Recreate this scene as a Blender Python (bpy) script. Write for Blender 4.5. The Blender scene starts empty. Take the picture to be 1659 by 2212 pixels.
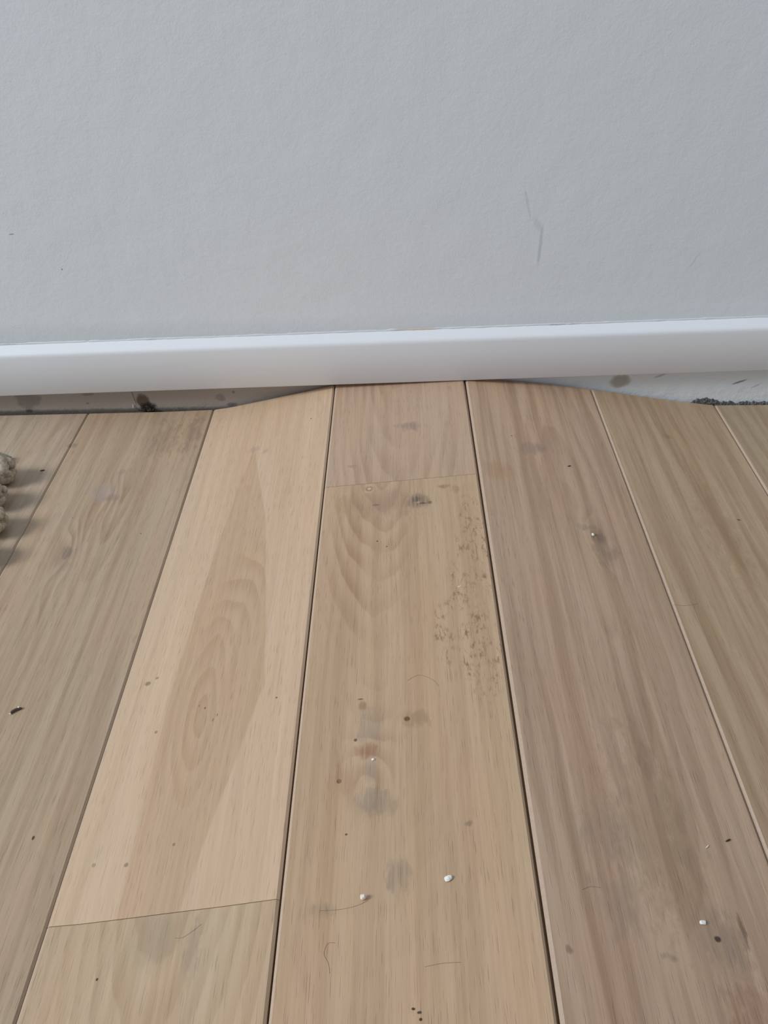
import bpy, bmesh, math, random
from mathutils import Vector, Matrix, noise

# ------------------------------------------------------------------ camera
C = bpy.context.scene.collection
cam_data = bpy.data.cameras.new('camera')
cam = bpy.data.objects.new('camera', cam_data)
C.objects.link(cam)
cam_data.sensor_fit = 'HORIZONTAL'
cam_data.sensor_width = 36.0
cam_data.lens = 36.0 * 1900.0 / 1659.0
cam_data.clip_start = 0.01
# columns: right, up, backwards (world X right, Y towards the wall, Z up)
cam.matrix_world = Matrix((
    (0.99956198, 0.01999124, 0.02182202, 0.0),
    (0.00572148, 0.59291461, -0.80524501, -1.0963),
    (-0.02903644, 0.80501715, 0.59254053, 0.6178),
    (0, 0, 0, 1)))
bpy.context.scene.camera = cam

# ------------------------------------------------------------------ light
w = bpy.data.worlds.new('world')
bpy.context.scene.world = w
w.use_nodes = True
w.node_tree.nodes['Background'].inputs[0].default_value = (0.80, 0.90, 1.0, 1)
w.node_tree.nodes['Background'].inputs[1].default_value = 0.42

def area(name, loc, target, sx, sy, power, col):
    l = bpy.data.lights.new(name, 'AREA')
    l.shape = 'RECTANGLE'; l.size = sx; l.size_y = sy
    l.energy = power; l.color = col
    o = bpy.data.objects.new(name, l); C.objects.link(o)
    o.location = loc
    o.rotation_euler = (Vector(target) - Vector(loc)).to_track_quat('-Z', 'Y').to_euler()
    return o
area('window_daylight', (-5.9, -2.15, 4.2), (0, -0.3, 0.1), 2.2, 2.2, 375, (0.96, 0.98, 1.0))

vs = bpy.context.scene.view_settings
vs.view_transform = 'Standard'; vs.look = 'None'
vs.exposure = 0.0; vs.gamma = 1.0; vs.use_curve_mapping = False

# ------------------------------------------------------------------ node helpers
class N:
    """a float socket with operators"""
    def __init__(s, t, sock): s.t = t; s.s = sock
    def _m(s, op, *o):
        n = s.t.nodes.new('ShaderNodeMath'); n.operation = op
        for i, x in enumerate((s,) + o):
            if isinstance(x, N): s.t.links.new(x.s, n.inputs[i])
            else: n.inputs[i].default_value = x
        return N(s.t, n.outputs[0])
    def __add__(s, o): return s._m('ADD', o)
    __radd__ = __add__
    def __sub__(s, o): return s._m('SUBTRACT', o)
    def __rsub__(s, o): return (s * -1.0) + o
    def __mul__(s, o): return s._m('MULTIPLY', o)
    __rmul__ = __mul__
    def __truediv__(s, o): return s._m('DIVIDE', o)
    def sqrt(s): return s._m('SQRT')
    def frac(s): return s._m('FRACT')
    def sin(s): return s._m('SINE')
    def abs(s): return s._m('ABSOLUTE')
    def pow(s, p): return s._m('POWER', p)
    def clamp(s, a=0.0, b=1.0): return s._m('MAXIMUM', a)._m('MINIMUM', b)
    def gt(s, o): return s._m('GREATER_THAN', o)
    def step(s, a, b):       # smooth ramp 0..1 between a and b
        n = s.t.nodes.new('ShaderNodeMapRange'); n.interpolation_type = 'SMOOTHSTEP'
        s.t.links.new(s.s, n.inputs[0])
        n.inputs[1].default_value = a; n.inputs[2].default_value = b
        n.inputs[3].default_value = 0; n.inputs[4].default_value = 1
        if a > b:
            n.inputs[1].default_value = b; n.inputs[2].default_value = a
            n.inputs[3].default_value = 1; n.inputs[4].default_value = 0
        return N(s.t, n.outputs[0])

def nz(t, u, v, su, sv, seed, detail=2.0, rough=0.5):
    c = t.nodes.new('ShaderNodeCombineXYZ')
    a = u * su; b = v * sv
    t.links.new(a.s, c.inputs[0]); t.links.new(b.s, c.inputs[1]); c.inputs[2].default_value = seed
    n = t.nodes.new('ShaderNodeTexNoise'); n.inputs['Scale'].default_value = 1.0
    n.inputs['Detail'].default_value = detail; n.inputs['Roughness'].default_value = rough
    t.links.new(c.outputs[0], n.inputs['Vector'])
    return N(t, n.outputs['Fac'])

def mixc(t, fac, a, b, mode='MIX'):
    n = t.nodes.new('ShaderNodeMix'); n.data_type = 'RGBA'; n.blend_type = mode
    for s, x in ((n.inputs[0], fac), (n.inputs[6], a), (n.inputs[7], b)):
        if isinstance(x, N): t.links.new(x.s, s)
        elif hasattr(x, 'is_linked') or hasattr(x, 'links'): t.links.new(x, s)
        elif isinstance(x, (int, float)): s.default_value = x
        else: s.default_value = (*x, 1.0)
    return n.outputs[2]

def newmat(name):
    m = bpy.data.materials.new(name); m.use_nodes = True
    t = m.node_tree
    return m, t, t.nodes['Principled BSDF']

def bump(t, bsdf, h, dist, strength=1.0):
    b = t.nodes.new('ShaderNodeBump'); b.inputs['Distance'].default_value = dist
    b.inputs['Strength'].default_value = strength
    t.links.new(h.s, b.inputs['Height']); t.links.new(b.outputs[0], bsdf.inputs['Normal'])

def lin(r, g, b):
    f = lambda c: (c / 255 / 12.92) if c <= 10 else (((c / 255 + .055) / 1.055) ** 2.4)
    return (f(r), f(g), f(b))

def blob(t, u, v, uc, vc, su, sv, wu=None, wv=None, ang=0.0):
    """soft elliptical mask 0..1, edges wobbled by noise sockets wu, wv"""
    du = u - uc; dv = v - vc
    if ang:
        ca, sa = math.cos(ang), math.sin(ang)
        du, dv = du * ca + dv * sa, dv * ca - du * sa
    a = du * (1.0 / su); b = dv * (1.0 / sv)
    if wu is not None: a = a + wu; b = b + wv
    m = (1.0 - (a * a + b * b)).clamp()
    return m

# ------------------------------------------------------------------ oak material
TONE = 1.0
def oak(name, light, dark, seed, u0, v0, k, sp, ring=0.5, streak=0.5, pink=0.3,
        heart=None, rmask=None, blots=(), knots=(), rough=0.42, d0=0.004, band=None, smudge=()):
    m, t, bs = newmat(name)
    uvn = t.nodes.new('ShaderNodeUVMap'); uvn.uv_map = 'board'
    sep = t.nodes.new('ShaderNodeSeparateXYZ'); t.links.new(uvn.outputs[0], sep.inputs[0])
    U = N(t, sep.outputs[0]); V = N(t, sep.outputs[1])
    n1 = nz(t, U, V, 16, 3.0, seed, 2) - 0.5
    n2 = nz(t, U, V, 22, 6.0, seed + 7.3, 2) - 0.5
    n3 = nz(t, U, V, 90, 16, seed + 3.1, 2) - 0.5
    u = U + n1 * 0.020; v = V + n2 * 0.07
    # growth rings of a flat-sawn board: cuts through a slightly tilted trunk
    du = u - u0; dv = (v - v0) * k
    r = (du * du + dv * dv + d0 * d0).sqrt()
    ph = r * (1.0 / sp) + n3 * 0.35
    for (ku, kv, ks, kl, amp) in knots:
        kb = blob(t, u, v, ku, kv, ks, kl); ph = ph + kb * kb * amp
    fr = ph.frac()
    rg = fr.step(0.15, 0.85) * fr.step(1.0, 0.90)
    rn = nz(t, U, V, 12, 3.5, seed + 11, 2).step(0.25, 0.65)
    if rmask:
        mm = None
        for q in rmask:
            b_ = blob(t, U, V, *q[:4]).step(0.0, 0.8)
            mm = b_ if mm is None else mm._m('MAXIMUM', b_)
        rn = rn * (mm * 0.88 + 0.12)
    st = nz(t, U * 0.5 + u * 0.5, V, 95, 2.2, seed + 1.7, 4, 0.6)
    st2 = nz(t, U * 0.6 + u * 0.4, V, 420, 7, seed + 2.9, 3, 0.6)
    col = mixc(t, (rg * rn * ring + (st.step(0.38, 0.66)) * streak * 0.75).clamp(), light, dark)
    # fine fibres and open pores
    f = (st2 - 0.5) * 0.30 + 1.0
    pores = nz(t, U + n1 * 0.006, V, 1100, 42, seed + 5, 1).step(0.60, 0.74)
    pd = nz(t, u, V, 40, 6, seed + 6, 1).step(0.35, 0.65)
    f = f * (1.0 - pores * (pd * 0.16 + 0.05))
    c = t.nodes.new('ShaderNodeCombineColor')
    for i in range(3): t.links.new(f.s, c.inputs[i])
    col = mixc(t, 1.0, col, c.outputs[0], 'MULTIPLY')
    # uneven warm / olive tints of oiled oak
    hp = nz(t, u, V, 26, 4.0, seed + 21, 3).step(0.42, 0.66)
    ho = nz(t, u, V, 32, 5.0, seed + 31, 3).step(0.42, 0.66)
    col = mixc(t, hp * pink, col, (1.04, 0.93, 0.91), 'MULTIPLY')
    col = mixc(t, ho * 0.5, col, (0.99, 0.985, 0.92), 'MULTIPLY')
    wu = (nz(t, U, V, 130, 50, seed + 41, 5, .65) - 0.5) * 2.4
    wv = (nz(t, U, V, 130, 50, seed + 51, 5, .65) - 0.5) * 2.4
    if heart:      # darker heartwood flame: tip v, half width as a function of v
        vk, Lk, Rk, amt, hc = heart
        def curve(ks):
            e = V * 0.0 + ks[0]
            for i in range(1, len(vk)):
                e = e + ((V - vk[i-1]) * (1.0 / (vk[i] - vk[i-1]))).clamp() * (ks[i] - ks[i-1])
            return e
        w_ = U + n1 * 0.006 + n3 * 0.0012
        hm = (w_ - curve(Lk)).step(-0.0012, 0.0012) * (curve(Rk) - w_).step(-0.0012, 0.0012)
        col = mixc(t, hm * amt, col, hc, 'MULTIPLY')
    if band:
        for (b0, b1, soft, amt, bc) in band:
            bm = (U * 0.6 + u * 0.4).step(b0 - soft, b0 + soft) * (U * 0.6 + u * 0.4).step(b1 + soft, b1 - soft)
            col = mixc(t, bm * amt, col, bc, 'MULTIPLY')
    for (bu, bv, su, sv, bc, amt, wob) in blots:
        if wob: bm = blob(t, U, V, bu, bv, su * (1 + wob*.3), sv * (1 + wob*.3), wu * wob * 1.5, wv * wob * 1.5)
        else: bm = blob(t, U, V, bu, bv, su, sv)
        bm = (bm.step(0.0, 1.0) if (su > .007 or wob > .45) else bm.step(0.0, 0.8)) if wob else bm.step(0.0, 0.45)
        if su > .004: bm = bm * (st2.step(0.35, 0.6) * 0.75 + 0.35).clamp()
        col = mixc(t, bm * amt, col, bc)
    if smudge:     # scuffed brown dirt flecks rubbed into the grain
        sm = None
        for (bu, bv, su, sv) in smudge:
            b = blob(t, U, V, bu, bv, su, sv).step(0.0, 0.7)
            sm = b if sm is None else sm._m('MAXIMUM', b)
        sn = nz(t, U + n3 * 0.008, V, 260, 85, seed + 61, 5, 0.7).step(0.48, 0.66) * nz(t, U, V, 55, 30, seed + 71, 2).step(0.36, 0.56)
        col = mixc(t, sn * sm * 0.80, col, lin(128, 96, 62))
    t.links.new(col, bs.inputs['Base Color'])
    rr = st2 * 0.2 + (rough - 0.1)
    t.links.new(rr.s, bs.inputs['Roughness'])
    bs.inputs['Specular IOR Level'].default_value = 0.35
    bump(t, bs, st2 * 0.5 - pores * 0.6, 0.00018)
    return m

def paint(name, col, rough=0.55, bumps=(), spots=(), spec=0.3):
    m, t, bs = newmat(name)
    tc = t.nodes.new('ShaderNodeTexCoord')
    sep = t.nodes.new('ShaderNodeSeparateXYZ'); t.links.new(tc.outputs['Object'], sep.inputs[0])
    X = N(t, sep.outputs[0]); Z = N(t, sep.outputs[2])
    wu = (nz(t, X, Z, 90, 90, 3.3, 3) - 0.5) * 1.6
    wv = (nz(t, X, Z, 90, 90, 8.3, 3) - 0.5) * 1.6
    c = nz(t, X, Z, 5, 5, 1.0, 3)
    cc = mixc(t, c, tuple(x * 0.985 for x in col), tuple(min(1, x * 1.01) for x in col))
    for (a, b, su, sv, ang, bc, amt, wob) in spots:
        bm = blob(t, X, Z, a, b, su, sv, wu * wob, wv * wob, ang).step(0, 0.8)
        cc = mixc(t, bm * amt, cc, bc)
    t.links.new(cc, bs.inputs['Base Color'])
    bs.inputs['Roughness'].default_value = rough
    bs.inputs['Specular IOR Level'].default_value = spec
    if bumps:
        h = None
        for (s, a) in bumps:
            q = nz(t, X, Z, s, s, s * 0.1, 2) * a
            h = q if h is None else h + q
        bump(t, bs, h, 0.001)
    return m

def simple(name, col, rough=0.7, var=0.2, scale=400, bd=0.0002, spec=0.3):
    m, t, bs = newmat(name)
    tc = t.nodes.new('ShaderNodeTexCoord')
    n = t.nodes.new('ShaderNodeTexNoise'); n.inputs['Scale'].default_value = scale; n.inputs['Detail'].default_value = 3
    t.links.new(tc.outputs['Object'], n.inputs['Vector'])
    f = N(t, n.outputs['Fac'])
    cc = mixc(t, f.step(0.3, 0.7), tuple(x * (1 - var) for x in col), tuple(min(1, x * (1 + var)) for x in col))
    t.links.new(cc, bs.inputs['Base Color'])
    bs.inputs['Roughness'].default_value = rough
    bs.inputs['Specular IOR Level'].default_value = spec
    bump(t, bs, f, bd)
    return m

# ------------------------------------------------------------------ mesh helpers
def link(name, bm, mat, parent=None, smooth=True):
    me = bpy.data.meshes.new(name); bm.to_mesh(me); bm.free()
    if mat: me.materials.append(mat)
    for p in me.polygons: p.use_smooth = smooth
    o = bpy.data.objects.new(name, me); C.objects.link(o)
    if parent: o.parent = parent
    return o
def tag(o, label=None, cat=None, group=None, kind=None):
    if label: o['label'] = label
    if cat: o['category'] = cat
    if group: o['group'] = group
    if kind: o['kind'] = kind
    return o

def interp(x, xs, ys):
    if x <= xs[0]: return ys[0]
    for i in range(1, len(xs)):
        if x <= xs[i]:
            f = (x - xs[i-1]) / (xs[i] - xs[i-1]); return ys[i-1] * (1-f) + ys[i] * f
    return ys[-1]
PX = [-3, -.446, -.340, -.266, -.241, -.201, -.160, -.134, -.0913, .0882, .183, .216, .265, .315, .361, .401, .4415, .52, 3]
def rise(x, v):
    """height of the buckled boards, x along the wall, v metres out from it"""
    v = max(0.0, min(v, .9))
    ys = [0, 0, 0, .0015, .0050, .0130, .0216, .0268, .0365, .0440 + .0060*v, .0330 - .0015*v, .0283 - .003*v,
          .0205 - .006*v, .0115 - .004*v, .0033 - .002*v, -.0036, -.0095 + .003*v, -.0108, -.0108]
    return interp(x, PX, ys)

# ------------------------------------------------------------------ structure
WALL = (0.79, 0.825, 0.86)
wall_mat = paint('white_wall_paint', WALL, 0.6, bumps=((420, 0.16), (160, 0.22), (22, 0.9)), spots=(
    (.1606, .277, .0022, .024, .25, lin(160, 164, 172), .22, .5),
    (.1800, .224, .0026, .034, -.05, lin(150, 155, 165), .32, .5),
    (.1755, .250, .0050, .012, .5, lin(168, 172, 180), .2, .7),
    (.3787, .201, .0015, .016, -.5, lin(165, 170, 178), .2, .3),
    (-.4858, .2568, .0045, .0008, .1, lin(110, 110, 110), .7, .2),
    (-.4335, .2097, .0010, .0016, 0, lin(90, 90, 90), .8, .2)))
def grid_wall(name, x0, x1, z0, z1, nx, nzz, mat, y=0.0, wav=0.0, parent=None):
    bm = bmesh.new(); vs_ = []
    for j in range(nzz + 1):
        row = []
        for i in range(nx + 1):
            x = x0 + (x1-x0)*i/nx; z = z0 + (z1-z0)*j/nzz
            yy = y + (noise.noise(Vector((x*2.3, z*2.0, 4.1))) * wav if wav else 0)
            row.append(bm.verts.new((x, yy, z)))
        vs_.append(row)
    for j in range(nzz):
        for i in range(nx): bm.faces.new((vs_[j][i], vs_[j][i+1], vs_[j+1][i+1], vs_[j+1][i]))
    r = bmesh.ops.extrude_face_region(bm, geom=bm.faces[:])
    bmesh.ops.translate(bm, verts=[q for q in r['geom'] if isinstance(q, bmesh.types.BMVert)], vec=(0, 0.10, 0))
    bmesh.ops.recalc_face_normals(bm, faces=bm.faces)
    return link(name, bm, mat, parent)
wall = tag(grid_wall('wall_back', -2.2, 2.2, 0.07, 2.4, 60, 34, wall_mat, 0.0, 0.0), kind='structure')
plaster_l = paint('bare_grey_plaster', lin(176, 166, 158), 0.85, bumps=((300, .5), (70, 1.0)), spots=(
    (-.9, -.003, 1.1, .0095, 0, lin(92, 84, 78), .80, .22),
    (-.528, .022, .020, .020, 0, lin(128, 122, 116), .6, .9),
    (-.4417, .0276, .012, .003, 0, lin(120, 112, 104), .5, .9),
    (-.3781, .022, .0010, .018, .12, lin(120, 108, 92), .8, .15),
    (-.366, .014, .011, .014, .3, lin(92, 78, 62), .85, .6),
    (-.3600, .004, .015, .011, 0, lin(62, 52, 47), .95, .7),
    (-.2556, .018, .008, .007, 0, lin(128, 118, 114), .5, .9),
    (-.236, .026, .003, .003, 0, lin(125, 108, 104), .6, .6),
    (-.4450, .0130, .003, .002, 0, lin(120, 118, 112), .6, .9),
    (-.5320, .0030, .006, .004, 0, lin(80, 76, 72), .8, .5),
    (-.24, .006, .010, .004, 0, lin(100, 94, 92), .6, .6)), spec=0.1)
plaster_r = paint('white_painted_plaster', lin(232, 236, 240), 0.6, bumps=((300, .4), (60, 1.4)), spots=(
    (.3059, .0290, .017, .013, 0.1, lin(178, 172, 165), .95, .45),
    (.4721, .0235, .012, .0020, .35, lin(130, 132, 135), .85, .4),
    (.3600, .036, .010, .002, .3, lin(160, 160, 162), .6, .5),
    (.4950, .0160, .010, .0015, .5, lin(165, 168, 172), .6, .5)))
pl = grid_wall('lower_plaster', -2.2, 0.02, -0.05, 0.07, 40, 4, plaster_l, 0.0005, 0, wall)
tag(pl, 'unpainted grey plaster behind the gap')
pr = grid_wall('lower_plaster', 0.02, 2.2, -0.05, 0.07, 40, 4, plaster_r, 0.0005, 0, wall)
tag(pr, 'white painted plaster behind the gap')

# skirting board, standing a little off level above the floor
base_mat = paint('white_gloss_skirting', (0.82, 0.84, 0.88), 0.34, bumps=((300, .04),), spec=0.4)
def bz(x): return .0376 + .01183 * (x + .5578)
prof = [(-.0005, 0), (-.0172, 0), (-.018, .0008), (-.018, .0560), (-.0178, .0585), (-.0170, .0606), (-.0155, .0622), (-.0130, .0636), (-.0100, .0649), (-.0005, .0690)]
bm = bmesh.new(); rows = []
for i in range(65):
    x = -1.6 + 3.2 * i / 64
    rows.append([bm.verts.new((x, y, bz(x) + z * (1 + .02*(x+.5)))) for y, z in prof])
for a, b in zip(rows, rows[1:]):
    for j in range(len(prof)): bm.faces.new((a[j], b[j], b[(j+1) % len(prof)], a[(j+1) % len(prof)]))
bm.faces.new(rows[0]); bm.faces.new(rows[-1][::-1])
bmesh.ops.recalc_face_normals(bm, faces=bm.faces)
base = tag(link('baseboard_back', bm, base_mat), kind='structure')
mod = base.modifiers.new('edge', 'EDGE_SPLIT'); mod.split_angle = math.radians(50)

# painted filler bead in the joint between the skirting and the wall
caulk_mat = paint('old_white_filler', (0.70, 0.71, 0.72), 0.6, spots=(
    (.022, .1135, .040, .004, 0, lin(205, 190, 170), .9, .5),
    (-.005, .1125, .006, .0015, 0, lin(120, 112, 105), .9, .5),
    (-.33, .108, .020, .003, 0, lin(190, 186, 172), .7, .5),
    (-.422, .1068, .0035, .002, 0, lin(50, 48, 46), 1, .2),
    (-.300, .1086, .0020, .0015, 0, lin(70, 66, 62), 1, .2),
    (.24, .116, .06, .002, 0, lin(150, 148, 148), .7, .8),
    (-.52, .106, .06, .002, 0, lin(150, 150, 150), .7, .8),
    (-.38, .107, .05, .0015, 0, lin(140, 140, 142), .7, .8)), spec=.2)
bm = bmesh.new(); rows = []
for i in range(901):
    x = -1.6 + 3.2 * i / 900
    zc = bz(x) + .0690 * (1 + .02*(x+.5)) + .0004
    a = .0009 + .0006 * noise.noise(Vector((x*60, 1, 2))) + .0004 * noise.noise(Vector((x*260, 5, 2)))
    hgt = .0013 + .0010 * noise.noise(Vector((x*45, 9, 2))) + .0005 * noise.noise(Vector((x*210, 3, 7)))
    if abs(x + .422) < .0022: a *= .15; hgt *= .3
    if noise.noise(Vector((x*14, 7, 3))) < -.12: hgt *= .45
    rows.append([bm.verts.new((x, .0005, zc + hgt + .0006)), bm.verts.new((x, -a, zc + hgt * .6)), bm.verts.new((x, -a - .0006, zc + .0)), bm.verts.new((x, -a - .0004, zc - .0006)), bm.verts.new((x, .0005, zc - .0010))])
for a, b in zip(rows, rows[1:]):
    for j in range(4): bm.faces.new((a[j], a[j+1], b[j+1], b[j]))
tag(link('trim_1', bm, caulk_mat), kind='structure')

# ------------------------------------------------------------------ floor
sub_mat = simple('dusty_subfloor', (.10, .08, .065), 0.9, .3, 60)
bm = bmesh.new()
bmesh.ops.create_cube(bm, size=1, matrix=Matrix.Translation((0, -.95, -.045)) @ Matrix.Diagonal((4.4, 2.1, .02, 1)))
floor = tag(link('floor', bm, sub_mat, smooth=False), kind='structure')

BEV_W, BEV_D = .0019, .0017
def board(x0, x1, v0, v1, mat, gl=.0002, gr=.0002, label=None, bl=BEV_W, br=BEV_W, sk0=0.0, sk1=0.0, tg=.0002):
    """one floor board between joints x0..x1 and v0..v1 from the wall; gl, gr half gaps; sk end skew"""
    bm = bmesh.new(); uv = bm.loops.layers.uv.new('board')
    xs = [(x0+gl, 'side'), (x0+gl, 'low'), (x0+gl+bl, 'top')]
    nseg = 22
    for i in range(1, nseg): xs.append((x0+gl+bl + (x1-gr-br-x0-gl-bl) * i / nseg, 'top'))
    xs += [(x1-gr-br, 'top'), (x1-gr, 'low'), (x1-gr, 'neck'), (x1+tg, 'neck'), (x1+tg, 'side')]   # groove side and tongue
    nv = max(3, int((v1-v0) / .04)); rows = []
    for j in range(nv+1):
        row = []
        for (x, kd) in xs:
            f = (x - x0) / (x1 - x0)
            a = v0 + sk0 * (0.5 - f); b = v1 + sk1 * (0.5 - f)
            v = a + (b-a) * j / nv
            z = rise(x, v)
            if kd == 'low': z -= BEV_D
            if kd == 'neck': z -= .0080
            if kd == 'side': z -= .014
            row.append(bm.verts.new((x, -v, z)))
        rows.append(row)
    n = len(xs)
    for j in range(nv):
        for i in range(n-1):
            fc = bm.faces.new((rows[j][i], rows[j+1][i], rows[j+1][i+1], rows[j][i+1]))
            if (xs[i][1], xs[i+1][1]) == ('low', 'top'): fc.material_index = 1  # only left bevels, facing the window, get the paler colour
        bm.faces.new((rows[j][n-1], rows[j+1][n-1], rows[j+1][0], rows[j][0]))
    # ends
    for row, fl in ((rows[0], False), (rows[-1], True)):
        low = [bm.verts.new((v_.co.x, v_.co.y, v_.co.z - .014)) for v_ in row[1:-3]]
        seq = row[1:-3]
        for i in range(len(seq)-1):
            q = (seq[i], seq[i+1], low[i+1], low[i]); bm.faces.new(q if not fl else q[::-1])
    bmesh.ops.recalc_face_normals(bm, faces=bm.faces)
    for f in bm.faces:
        for l in f.loops:
            # the end grain and sides keep the board's own coordinates
            l[uv].uv = (l.vert.co.x + (0.0 if l.vert.co.z > rise(l.vert.co.x, -l.vert.co.y) - .005 else .004), -l.vert.co.y)
    o = link('floor_plank', bm, mat, floor)
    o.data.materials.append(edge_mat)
    md = o.modifiers.new('edge', 'EDGE_SPLIT'); md.split_angle = math.radians(25)
    if label: o['label'] = label
    return o

GREY = lin(128, 118, 112); BROWN = lin(110, 78, 56)
edge_mat = simple('pale_lit_board_edge', lin(190, 168, 148), .6, .04, 300, .0002)  # less stained bevel wood, with window-side brightness painted into the colour
J = [-.980, -.802, -.624, -.446, -.266, -.0913, .0882, .265, .4415, .619, .797, .975]
V0, V1 = .006, 1.85

o_p0 = oak('oak_far_left', lin(186, 168, 148), lin(154, 132, 110), 1.0, -.50, -.8, .09, .012, .35, .5,
    blots=((-.447, .091, .006, .006, GREY, .6, .5),))
o_p1 = oak('oak_left', lin(186, 164, 139), lin(148, 122, 97), 2.0, -.345, .18, .13, .0085, .50, .60, pink=.5, rmask=((-.36,.33,.05,.22),),
    knots=((-.3816, .3234, .020, .060, 1.6), (-.36, .2156, .02, .05, .8)),
    blots=((-.3816, .3234, .0060, .012, lin(122, 104, 98), .85, .4), (-.3816, .330, .010, .024, lin(135, 118, 108), .4, .6),
           (-.3592, .2156, .010, .009, lin(130, 118, 112), .55, .6), (-.375, .205, .018, .02, lin(165, 158, 158), .45, .6),
           (-.3605, .1592, .006, .008, lin(135, 118, 110), .35, .5), (-.3002, .687, .0012, .0022, lin(70, 48, 36), .9, 0),
           (-.4447, .091, .008, .008, GREY, .6, .5), (-.395, .2560, .0008, .0008, lin(70, 55, 50), .9, 0),
           (-.305, .2900, .0008, .0010, lin(70, 55, 50), .8, 0), (-.32, .08, .018, .05, lin(130, 108, 92), .45, .8),
           (-.285, .07, .012, .05, lin(125, 103, 90), .45, .8)))
o_p2 = oak('oak_pale_heart', lin(205, 178, 151), lin(184, 153, 123), 3.0, -.180, .575, .23, .0075, .46, .36, pink=.25,
    heart=((.128, .31, .42, .55, .72, .80), (-.191, -.2064, -.212, -.2166, -.2145, -.212), (-.191, -.1557, -.142, -.1266, -.1585, -.172), .95, (.88, .84, .80)), rmask=((-.178,.56,.045,.16),(-.165,.42,.03,.1)),
    band=((-.266, -.226, .003, .5, (1.06, 1.07, 1.08)), (-.128, -.09, .006, .35, (1.07, 1.05, 1.04))),
    blots=((-.2429, .5279, .0036, .0030, lin(135, 112, 90), .75, .3), (-.2351, .5224, .0018, .0020, lin(135, 112, 90), .7, .3),
           (-.1146, .5711, .0012, .0012, lin(110, 80, 62), .8, 0), (-.2211, .589, .0018, .0020, lin(135, 112, 90), .7, .2),
           (-.2163, .7173, .0022, .0022, lin(130, 110, 90), .7, .3), (-.2433, .7139, .0018, .0022, lin(140, 122, 104), .6, .3),
           (-.1800, .5697, .0010, .0014, lin(110, 84, 62), .8, 0), (-.1701, .585, .0007, .0022, lin(110, 84, 62), .7, 0),
           (-.1670, .580, .0006, .0020, lin(110, 84, 62), .7, 0), (-.186, .566, .0006, .0018, lin(110, 84, 62), .6, 0),
           (-.1194, .0853, .0010, .0012, lin(70, 48, 40), .95, 0), (-.1905, .134, .009, .010, lin(160, 142, 132), .5, .7),
           (-.175, .145, .004, .006, lin(160, 142, 132), .5, .7), (-.181, .705, .0014, .0016, lin(120, 92, 72), .6, 0)))
o_p2b = oak('oak_pale_lower', lin(194, 170, 142), lin(165, 137, 109), 4.0, -.1779, .60, .20, .010, .35, .45, pink=.3,
    blots=((-.180, .778, .022, .024, lin(158, 144, 122), .55, .4), (-.2156, .8028, .0010, .0012, lin(60, 45, 35), .9, 0),
           (-.150, .79, .008, .02, lin(145, 132, 115), .4, .7)))
o_p3 = oak('oak_centre_upper', lin(197, 169, 144), lin(168, 138, 115), 5.0, -.004, -.12, .14, .0105, .50, .45, pink=.4,
    blots=((.0134, .1299, .012, .012, lin(138, 122, 118), .65, .6), (.000, .126, .010, .006, lin(150, 135, 128), .45, .6),
           (-.06, .215, .006, .004, lin(140, 115, 102), .4, .6)))
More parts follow.
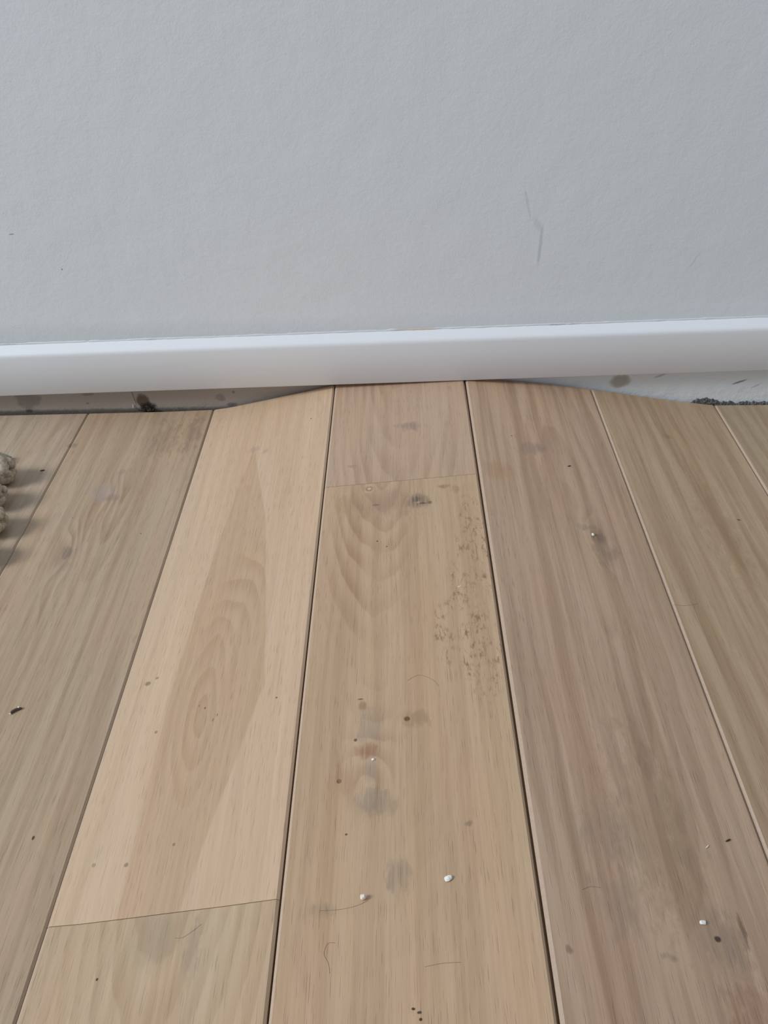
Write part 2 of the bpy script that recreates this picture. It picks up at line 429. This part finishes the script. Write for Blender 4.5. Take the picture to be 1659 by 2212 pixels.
o_p3b = oak('oak_centre_knotty', lin(198, 169, 139), lin(164, 131, 104), 6.0, -.026, .14, .20, .0085, .55, .50, pink=.35, rmask=((-.03,.36,.06,.18),(-.035,.63,.03,.08)),
    knots=((.0169, .293, .022, .030, 2.2), (-.0389, .2641, .009, .012, 1.2), (-.034, .655, .030, .070, 1.8)),
    blots=((-.020, .295, .040, .030, lin(158, 130, 110), .55, .5), (.0169, .2930, .0150, .0150, lin(118, 98, 84), .80, .45),
           (.0155, .2915, .0060, .0055, lin(104, 94, 80), .85, .35), (.0175, .2970, .0030, .0012, lin(190, 176, 160), .8, .5),
           (.022, .2990, .0040, .0020, lin(88, 76, 68), .8, .5), (.0300, .2985, .0030, .0030, lin(105, 84, 68), .7, .4),
           (-.0389, .2641, .0048, .0052, lin(130, 100, 80), .8, .3), (-.0386, .2640, .0027, .0028, lin(205, 188, 165), .9, .2),
           (-.0305, .2969, .0040, .0022, lin(135, 105, 85), .7, .4), (.047, .268, .010, .004, lin(135, 106, 78), .6, .6),
           (.060, .277, .005, .008, lin(140, 110, 80), .5, .6), (-.066, .292, .012, .020, lin(168, 134, 98), .5, .7),
           (-.0373, .5901, .0045, .0060, lin(140, 112, 84), .65, .5), (-.0400, .5820, .0030, .0010, lin(105, 82, 60), .8, .4),
           (-.0003, .6063, .0030, .0030, lin(66, 42, 28), .95, .2), (.006, .606, .014, .010, lin(150, 120, 90), .45, .6),
           (-.0429, .6257, .0016, .0018, lin(96, 76, 58), .85, 0), (-.033, .612, .012, .018, lin(150, 140, 126), .5, .6),
           (-.0335, .6376, .009, .0085, lin(150, 108, 84), .7, .5), (-.0547, .6653, .0022, .0024, lin(84, 36, 24), .98, 0),
           (-.055, .657, .003, .012, lin(165, 125, 100), .5, .4), (-.052, .668, .014, .012, lin(172, 138, 108), .45, .6),
           (-.0296, .6851, .012, .014, lin(140, 126, 113), .60, .6), (-.018, .687, .010, .012, lin(150, 132, 112), .5, .6),
           (-.030, .656, .0060, .012, lin(158, 144, 130), .4, .3), (.0436, .7087, .0035, .0030, lin(130, 112, 96), .6, .5),
           (-.0470, .7129, .0012, .0010, lin(80, 56, 44), .8, 0), (-.0087, .7475, .010, .014, lin(138, 122, 106), .55, .7),
           (-.063, .771, .010, .006, lin(140, 124, 104), .45, .7), (.0002, .8383, .0014, .0010, lin(62, 46, 32), .95, .3),
           (.0039, .8406, .0017, .0010, lin(66, 50, 34), .9, .3), (.0046, .8447, .0012, .0012, lin(62, 46, 32), .95, .3),
           (-.0281, .363, .0012, .0010, lin(60, 44, 36), .9, 0), (-.018, .373, .0010, .0009, lin(60, 44, 36), .9, 0)),
    smudge=((.072, .395, .022, .080), (.052, .470, .018, .075), (.068, .530, .024, .075), (.036, .500, .012, .060), (.074, .32, .016, .06)))
o_p4 = oak('oak_right_brown', lin(198, 168, 142), lin(160, 130, 105), 7.0, .190, .38, .10, .0140, .30, .75, pink=.4, rough=.5,
    knots=((.2082, .3488, .022, .060, 1.6),),
    band=((.0882, .104, .006, .3, (1.06, 1.06, 1.08)),),
    blots=((.1601, .1799, .018, .014, lin(140, 124, 118), .6, .6), (.1372, .1539, .0016, .0012, lin(90, 70, 60), .8, .2),
           (.2100, .3500, .0100, .0130, lin(112, 96, 84), .75, .5), (.198, .333, .010, .006, lin(125, 108, 96), .45, .7),
           (.112, .235, .022, .022, lin(172, 128, 92), .40, .6), (.213, .375, .014, .022, lin(138, 120, 106), .5, .7),
           (.2064, .788, .0026, .0026, lin(48, 30, 22), .95, .2), (.2266, .7797, .0022, .014, lin(86, 60, 44), .6, .5),
           (.1024, .8033, .0026, .0036, lin(105, 82, 65), .5, .6), (.1703, .8035, .0048, .0032, lin(105, 88, 76), .45, .8),
           (.146, .715, .020, .020, lin(138, 124, 112), .4, .9), (.1439, .7676, .016, .024, lin(138, 124, 112), .35, .9),
           (.209, .79, .018, .02, lin(118, 108, 100), .45, .8), (.180, .700, .03, .08, lin(142, 116, 92), .4, .8),
           (.215, .86, .02, .05, lin(140, 88, 70), .45, .8), (.1300, .8550, .0020, .0024, lin(95, 72, 55), .6, .4)))
o_p5 = oak('oak_right_olive', lin(192, 166, 137), lin(159, 130, 101), 8.0, .40, -.5, .08, .020, .30, .75, pink=.35, rough=.5,
    blots=((.3463, .1102, .006, .007, lin(140, 112, 70), .6, .5), (.3861, .2841, .0026, .0020, lin(90, 66, 50), .75, .3),
           (.3557, .3100, .02, .10, lin(150, 118, 82), .35, .8)))
o_p6 = oak('oak_far_right', lin(178, 158, 132), lin(148, 126, 100), 9.0, .55, -.6, .08, .018, .30, .7, pink=.1, rough=.5)
o_gen = [oak('oak_side_' + 'abcd'[i], lin(182, 160, 136), lin(150, 126, 104), 20.0 + 3*i, [-.7, -.9, .7, .88][i], [.3, 1.1, .9, -.2][i], .14, .010, .5, .5) for i in range(4)]

board(J[0], J[1], V0, V1, o_gen[1])
board(J[1], J[2], V0, V1, o_gen[0])
board(J[2], J[3], V0, V1, o_p0, label='far left floor board beside the rug')
board(J[3], J[4], V0, V1, o_p1, label='grey-brown board with a small knot')
EJ = .00028
board(J[4], J[5], V0, .761-EJ, o_p2, gr=.0009, br=.0022, tg=.0006, label='palest board with a darker heartwood flame')
board(J[4], J[5], .761+EJ, V1, o_p2b, gr=.0009, br=.0022, tg=.0006, label='short end of board nearest the camera')
board(J[5], J[6], V0, .2516-EJ, o_p3, gl=.0006, gr=.0010, sk1=.0087, tg=.0011, label='pinkish board end under the skirting')
board(J[5], J[6], .2516+EJ, V1, o_p3b, gl=.0006, gr=.0010, sk0=.0087, tg=.0011, label='raised centre board with knots and scuffs')
board(J[6], J[7], V0, V1, o_p4, gl=.0011, bl=.0028, label='brown board sloping down to the right')
board(J[7], J[8], V0, V1, o_p5, bl=.0027, label='olive-brown board')
board(J[8], J[9], V0, V1, o_p6, bl=.0026)
board(J[9], J[10], V0, V1, o_gen[2])
board(J[10], J[11], V0, V1, o_gen[3])

# ------------------------------------------------------------------ rug with chunky wool tassels
wool = simple('grey_beige_wool', lin(188, 172, 152), 0.95, .22, 260, .0012, .05)
wool_body = simple('rug_wool', lin(172, 165, 148), 0.95, .3, 90, .004, .05)
rug = tag(bpy.data.objects.new('rug', None), 'chunky grey-beige wool rug whose twisted tassels enter at the left edge', 'rug')
rug.location = (-.80, -.45, 0); C.objects.link(rug)
def sweep(bm, pts, rads, seg=12, tw=None):
    rings = []
    up0 = Vector((0, 0, 1))
    for i, p in enumerate(pts):
        a = pts[max(0, i-1)]; b = pts[min(len(pts)-1, i+1)]
        tdir = (b - a).normalized()
        s = tdir.cross(up0)
        if s.length < 1e-4: s = Vector((1, 0, 0))
        s.normalize(); up = s.cross(tdir)
        rings.append([bm.verts.new(p + (s * math.cos(2*math.pi*k/seg) + up * math.sin(2*math.pi*k/seg)) * rads[i]) for k in range(seg)])
    for a, b in zip(rings, rings[1:]):
        for k in range(seg): bm.faces.new((a[k], a[(k+1) % seg], b[(k+1) % seg], b[k]))
    bm.faces.new(rings[0][::-1]); bm.faces.new(rings[-1])
def tassel(y, tip, R, seed):
    """two fat strands of wool twisted round each other, pointing right and ending in a rounded knot"""
    rnd = random.Random(seed)
    L = .07; bm = bmesh.new()
    x0 = tip - L
    for s in range(3):
        pts = []; rr = []
        n = 46
        for i in range(n + 1):
            f = i / n
            a = 2*math.pi*(f * 1.55 + s/3.0) + seed
            fall = math.sqrt(max(0.0, 1 - max(0.0, (f-.80)/.20)**2))
            h = R * .62 * (.35 + .65*fall)
            pts.append(Vector((x0 + L*f*.97 + rnd.uniform(-1, 1)*.0002, y + math.cos(a)*h*1.15, R*1.12 + math.sin(a)*h*.85)))
            rr.append(R * .60 * max(.12, fall) * (1 + .06*math.sin(i*1.4 + s)))
        sweep(bm, pts, rr, 12)
    zmin = min(v.co.z for v in bm.verts)
    for v in bm.verts:
        d = noise.noise(v.co * 260) * .0007
        v.co.z += -zmin + .0009 + d
        v.co.x += d; v.co.y += noise.noise(v.co * 300) * .0006
    # loose wool fibres
    for k in range(60):
        f = rnd.random(); a = rnd.uniform(0, 2*math.pi)
        p = Vector((x0 + L*f, y + math.cos(a)*R*1.05, R*1.15 + math.sin(a)*R*.95))
        d = Vector((rnd.uniform(-.4, 1), math.cos(a), abs(math.sin(a)))).normalized() * rnd.uniform(.002, .005)
        q = p + d * .5 + Vector((rnd.uniform(-1, 1), rnd.uniform(-1, 1), rnd.uniform(-.5, 1))) * .001
        sweep(bm, [p, q, p + d + Vector((0, 0, .0004))], [.00012, .0001, .00005], 4)
    bmesh.ops.translate(bm, verts=bm.verts, vec=(.80, .45, 0))
    return link('tassel', bm, wool, rug)
for k, (y, tip, R) in enumerate([(-.177, -.4880, .0160), (-.230, -.4805, .0150), (-.283, -.4610, .0150), (-.338, -.4580, .0140), (-.390, -.470, .0115), (-.437, -.470, .012), (-.495, -.468, .0115), (-.55, -.470, .012), (-.607, -.468, .012), (-.66, -.470, .012)]):
    tassel(y, tip, R, k * 1.37)
bm = bmesh.new(); nx, ny = 60, 90; rows = []
for j in range(ny+1):
    row = []
    for i in range(nx+1):
        x = -1.10 + .585*i/nx; y = -.70 + .58*j/ny
        e = min(i, nx-i, j, ny-j)
        z = .012 + .004*abs(math.sin(x*140))*abs(math.sin(y*120)) + .002*noise.noise(Vector((x*60, y*60, 0)))
        if e == 0: z = .002
        row.append(bm.verts.new((x + .80, y + .45, z)))
    rows.append(row)
for j in range(ny):
    for i in range(nx): bm.faces.new((rows[j][i], rows[j][i+1], rows[j+1][i+1], rows[j+1][i]))
link('woven_body', bm, wool_body, rug)

# ------------------------------------------------------------------ crumbs, chips and hairs lying on the boards
def lump(name, x, v, sx, sy, sz, mat, seed, rot=0.0, sub=2, amp=.35, label=None, cat='crumb', group=None):
    bm = bmesh.new(); bmesh.ops.create_icosphere(bm, subdivisions=sub, radius=1.0)
    for q in bm.verts:
        d = 1 + amp * noise.noise(q.co * 1.3 + Vector((seed, 0, 0)))
        p = q.co * d
        p.x = math.copysign(abs(p.x) ** .8, p.x); p.y = math.copysign(abs(p.y) ** .8, p.y)
        q.co = Vector((p.x * sx, p.y * sy, p.z * sz))
    zmin = min(q.co.z for q in bm.verts)
    for q in bm.verts: q.co.z -= zmin
    o = link(name, bm, mat, smooth=False)
    sl = math.atan2(rise(x+.005, v) - rise(x-.005, v), .01)
    o.matrix_world = Matrix.Translation((x, -v, rise(x, v))) @ Matrix.Rotation(-sl, 4, 'Y') @ Matrix.Rotation(rot, 4, 'Z')
    return tag(o, label, cat, group)
chalk = simple('white_plaster_crumb', (.90, .88, .86), .7, .06, 900, .0001)
tan = simple('tan_crumb', (.80, .72, .62), .8, .15, 900, .0001)
darkw = simple('dark_chip', (.06, .035, .022), .5, .4, 900, .0001)
lump('plaster_crumb', .0263, .7525, .0029, .0019, .0012, chalk, 1.0, .35, label='largest white plaster crumb, on the centre board', cat='crumb')
lump('plaster_crumb', -.0330, .7640, .0022, .0018, .0020, tan, 2.3, .5, label='off-white crumb casting a small shadow, left of the white one', cat='crumb')
lump('plaster_crumb', -.0281, .6466, .0013, .0011, .0007, chalk, 3.1, .3, label='tiny white crumb beside the reddish knot of the centre board', cat='crumb')
lump('plaster_crumb', .1989, .7774, .0024, .0016, .0007, chalk, 4.9, .1, label='flat white crumb on the brown right board', cat='crumb')
lump('plaster_crumb', .2037, .3463, .0016, .0020, .0012, tan, 5.7, .1, label='pale crumb on the knot of the brown board', cat='crumb')
lump('wood_splinter', .0540, .4439, .0020, .0005, .0004, chalk, 6.1, .45, label='tiny pale splinter on the scuffed patch of the centre board', cat='splinter')
lump('wood_splinter', .2200, .7175, .0022, .0004, .0004, chalk, 6.6, .75, label='tiny pale splinter on the brown board', cat='splinter')
lump('dark_fleck', -.4647, .1520, .0030, .0007, .0007, darkw, 7.2, .30, label='dark curved fleck on the floor beside the rug tassels', cat='fleck')
lump('dark_fleck', .2000, .2126, .0024, .0007, .0005, darkw, 7.9, .45, label='dark fleck on the upper part of the brown board', cat='fleck')
lump('dark_fleck', .2382, .7102, .0026, .0006, .0005, darkw, 8.4, .50, label='dark fleck near the right edge of the brown board', cat='fleck')

# seed husk: curved brown shell with pale ends
hx, hv = -.3602, .5540
husk = tag(bpy.data.objects.new('seed_husk', None), 'curved dark brown seed husk with a white tip, on the left board', 'husk')
husk.location = (hx, -hv, 0); husk.rotation_euler = (0, 0, math.radians(34)); C.objects.link(husk)
husk_mat = simple('husk_shell', (.085, .055, .038), .32, .5, 700, .0003, .6)
bm = bmesh.new(); pts = []; rr = []
for i in range(25):
    f = i/24; a = (f-.5)
    pts.append(Vector((a*.0112, -.0028*(a*2)**2*.6, .0013))); rr.append(.0013*math.sqrt(max(.03, 1-(2*a)**4)) * (1.15 - .3*f))
sweep(bm, pts, rr, 14)
link('shell', bm, husk_mat, husk)
for (px_, py_, pz_, s) in ((-.0057, -.0018, .0013, .0008), (.0030, .0004, .0023, .0009)):
    bm = bmesh.new(); bmesh.ops.create_icosphere(bm, subdivisions=2, radius=s)
    for q in bm.verts: q.co = Vector((q.co.x*1.2, q.co.y*.9, q.co.z*.7)) + Vector((px_, py_, pz_))
    tag(link('pale_tip', bm, chalk, husk), 'white spot on the husk')

hair_mat = simple('brown_hair', (.17, .115, .075), .5, .2, 500, .0001)
def hair(pts, label, r=.00008):
    bm = bmesh.new(); P = []
    n = len(pts)
    for i in range(n-1):      # catmull-rom
        p0 = pts[max(0, i-1)]; p1 = pts[i]; p2 = pts[i+1]; p3 = pts[min(n-1, i+2)]
        for k in range(8):
            t_ = k/8
            q = [0.5*((2*p1[c]) + (-p0[c]+p2[c])*t_ + (2*p0[c]-5*p1[c]+4*p2[c]-p3[c])*t_*t_ + (-p0[c]+3*p1[c]-3*p2[c]+p3[c])*t_**3) for c in (0, 1)]
            P.append(Vector((q[0], -q[1], rise(q[0], q[1]) + r*1.2)))
    P.append(Vector((pts[-1][0], -pts[-1][1], rise(*pts[-1]) + r*1.2)))
    o0 = P[0].copy()
    sweep(bm, [p - o0 for p in P], [r]*len(P), 6)
    o = link('hair', bm, hair_mat); o.location = o0
    return tag(o, label, 'hair')
hair([(0.0007, 0.5638), (0.011, 0.558), (0.0229, 0.5644), (0.0278, 0.5723)], 'brown hair curved like an arch on the centre board')
hair([(-0.1646, 0.7802), (-0.1589, 0.7803), (-0.1529, 0.7768), (-0.147, 0.7723)], 'curled brown hair on the short lower board at left')
hair([(-0.0632, 0.7713), (-0.0488, 0.771), (-0.0376, 0.7689), (-0.0297, 0.7655)], 'brown hair trailing under the off-white crumb')
hair([(0.0082, 0.8126), (0.0193, 0.8109), (0.0313, 0.8106)], 'thin straight hair near the bottom of the centre board')
hair([(-0.0511, 0.7942), (-0.0561, 0.7946), (-0.0582, 0.8013), (-0.055, 0.8075), (-0.0537, 0.8142)], 'thin hair looped near the bottom left of the centre board')
hair([(0.1186, 0.7606), (0.1247, 0.7579), (0.1322, 0.7579)], 'short curved hair on the lower brown board')
hair([(0.2667, 0.4454), (0.2785, 0.4454), (0.2933, 0.4401)], 'thin hair crossing the joint of the olive board')
# ------------------------------------------------------------------ rubble at the foot of the wall
dirt_mat = simple('dark_grey_mortar', (.26, .26, .25), .95, .5, 500, .0012, .1)
rnd = random.Random(5)
bm = bmesh.new(); rows = []
n = 420
for i in range(n+1):
    x = .385 + .50 * i / n
    env = min(1, (x-.385)/.03)
    bump1 = math.exp(-((x-.425)/.022)**2)
    top = -.0105 + env * (.0022 + .0072*bump1 + .0030*noise.noise(Vector((x*90, 0, 0))) + .0028*noise.noise(Vector((x*330, 2, 0))))
    dep = .0012 + env * (.0016 + .0010*noise.noise(Vector((x*120, 5, 0))))
    top += .0016 * max(0, noise.noise(Vector((x*700, 4, 0)))) + .0012 * noise.noise(Vector((x*160, 8, 0)))
    row = []
    for k in range(7):
        f = k/6
        z = -.016 + (top + .016) * f
        y = -.0002 - dep * (1 - f**3) + .0010*noise.noise(Vector((x*420, f*5, 1)))
        row.append(bm.verts.new((x + f*.002, min(y, .0004), z)))
    rows.append(row)
for a, b in zip(rows, rows[1:]):
    for k in range(6): bm.faces.new((a[k], b[k], b[k+1], a[k+1]))
bmesh.ops.solidify(bm, geom=bm.faces[:], thickness=-.0012)
tag(link('mortar_crumbs', bm, dirt_mat, smooth=False), 'ragged dark grey mortar crumbling from the foot of the wall at right', 'mortar')

clump_mat = simple('dark_brown_dirt', (.055, .040, .032), .95, .5, 400, .0015, .1)
bm = bmesh.new()
for k in range(26):
    s = rnd.uniform(.0012, .0030)
    x = rnd.gauss(0, .0055); z = abs(rnd.gauss(0, .0038))
    r_ = bmesh.ops.create_icosphere(bm, subdivisions=1, radius=s, matrix=Matrix.Translation((x, -rnd.uniform(.0002, .0020), z + s*.6)) @ Matrix.Diagonal((rnd.uniform(.8, 1.6), .8, rnd.uniform(.7, 1.2), 1)))
for q in bm.verts: q.co += Vector((noise.noise(q.co*900), noise.noise(q.co*800)*.5, noise.noise(q.co*700))) * .0008
o = link('dirt_clump', bm, clump_mat, smooth=False); o.location = (-.360, -.0022, -.0004)
tag(o, 'dark brown clump of dirt lodged between the grey plaster and the floor', 'dirt')
bm = bmesh.new(); sweep(bm, [Vector((0, 0, .006)), Vector((-.0002, -.0002, .003)), Vector((-.0003, -.0004, 0))], [.0002, .0006, .0009], 8)
o = link('paint_drip', bm, chalk); o.location = (-.381, -.0008, .0050)
tag(o, 'small white paint drip on the grey plaster left of the dirt clump', 'drip')
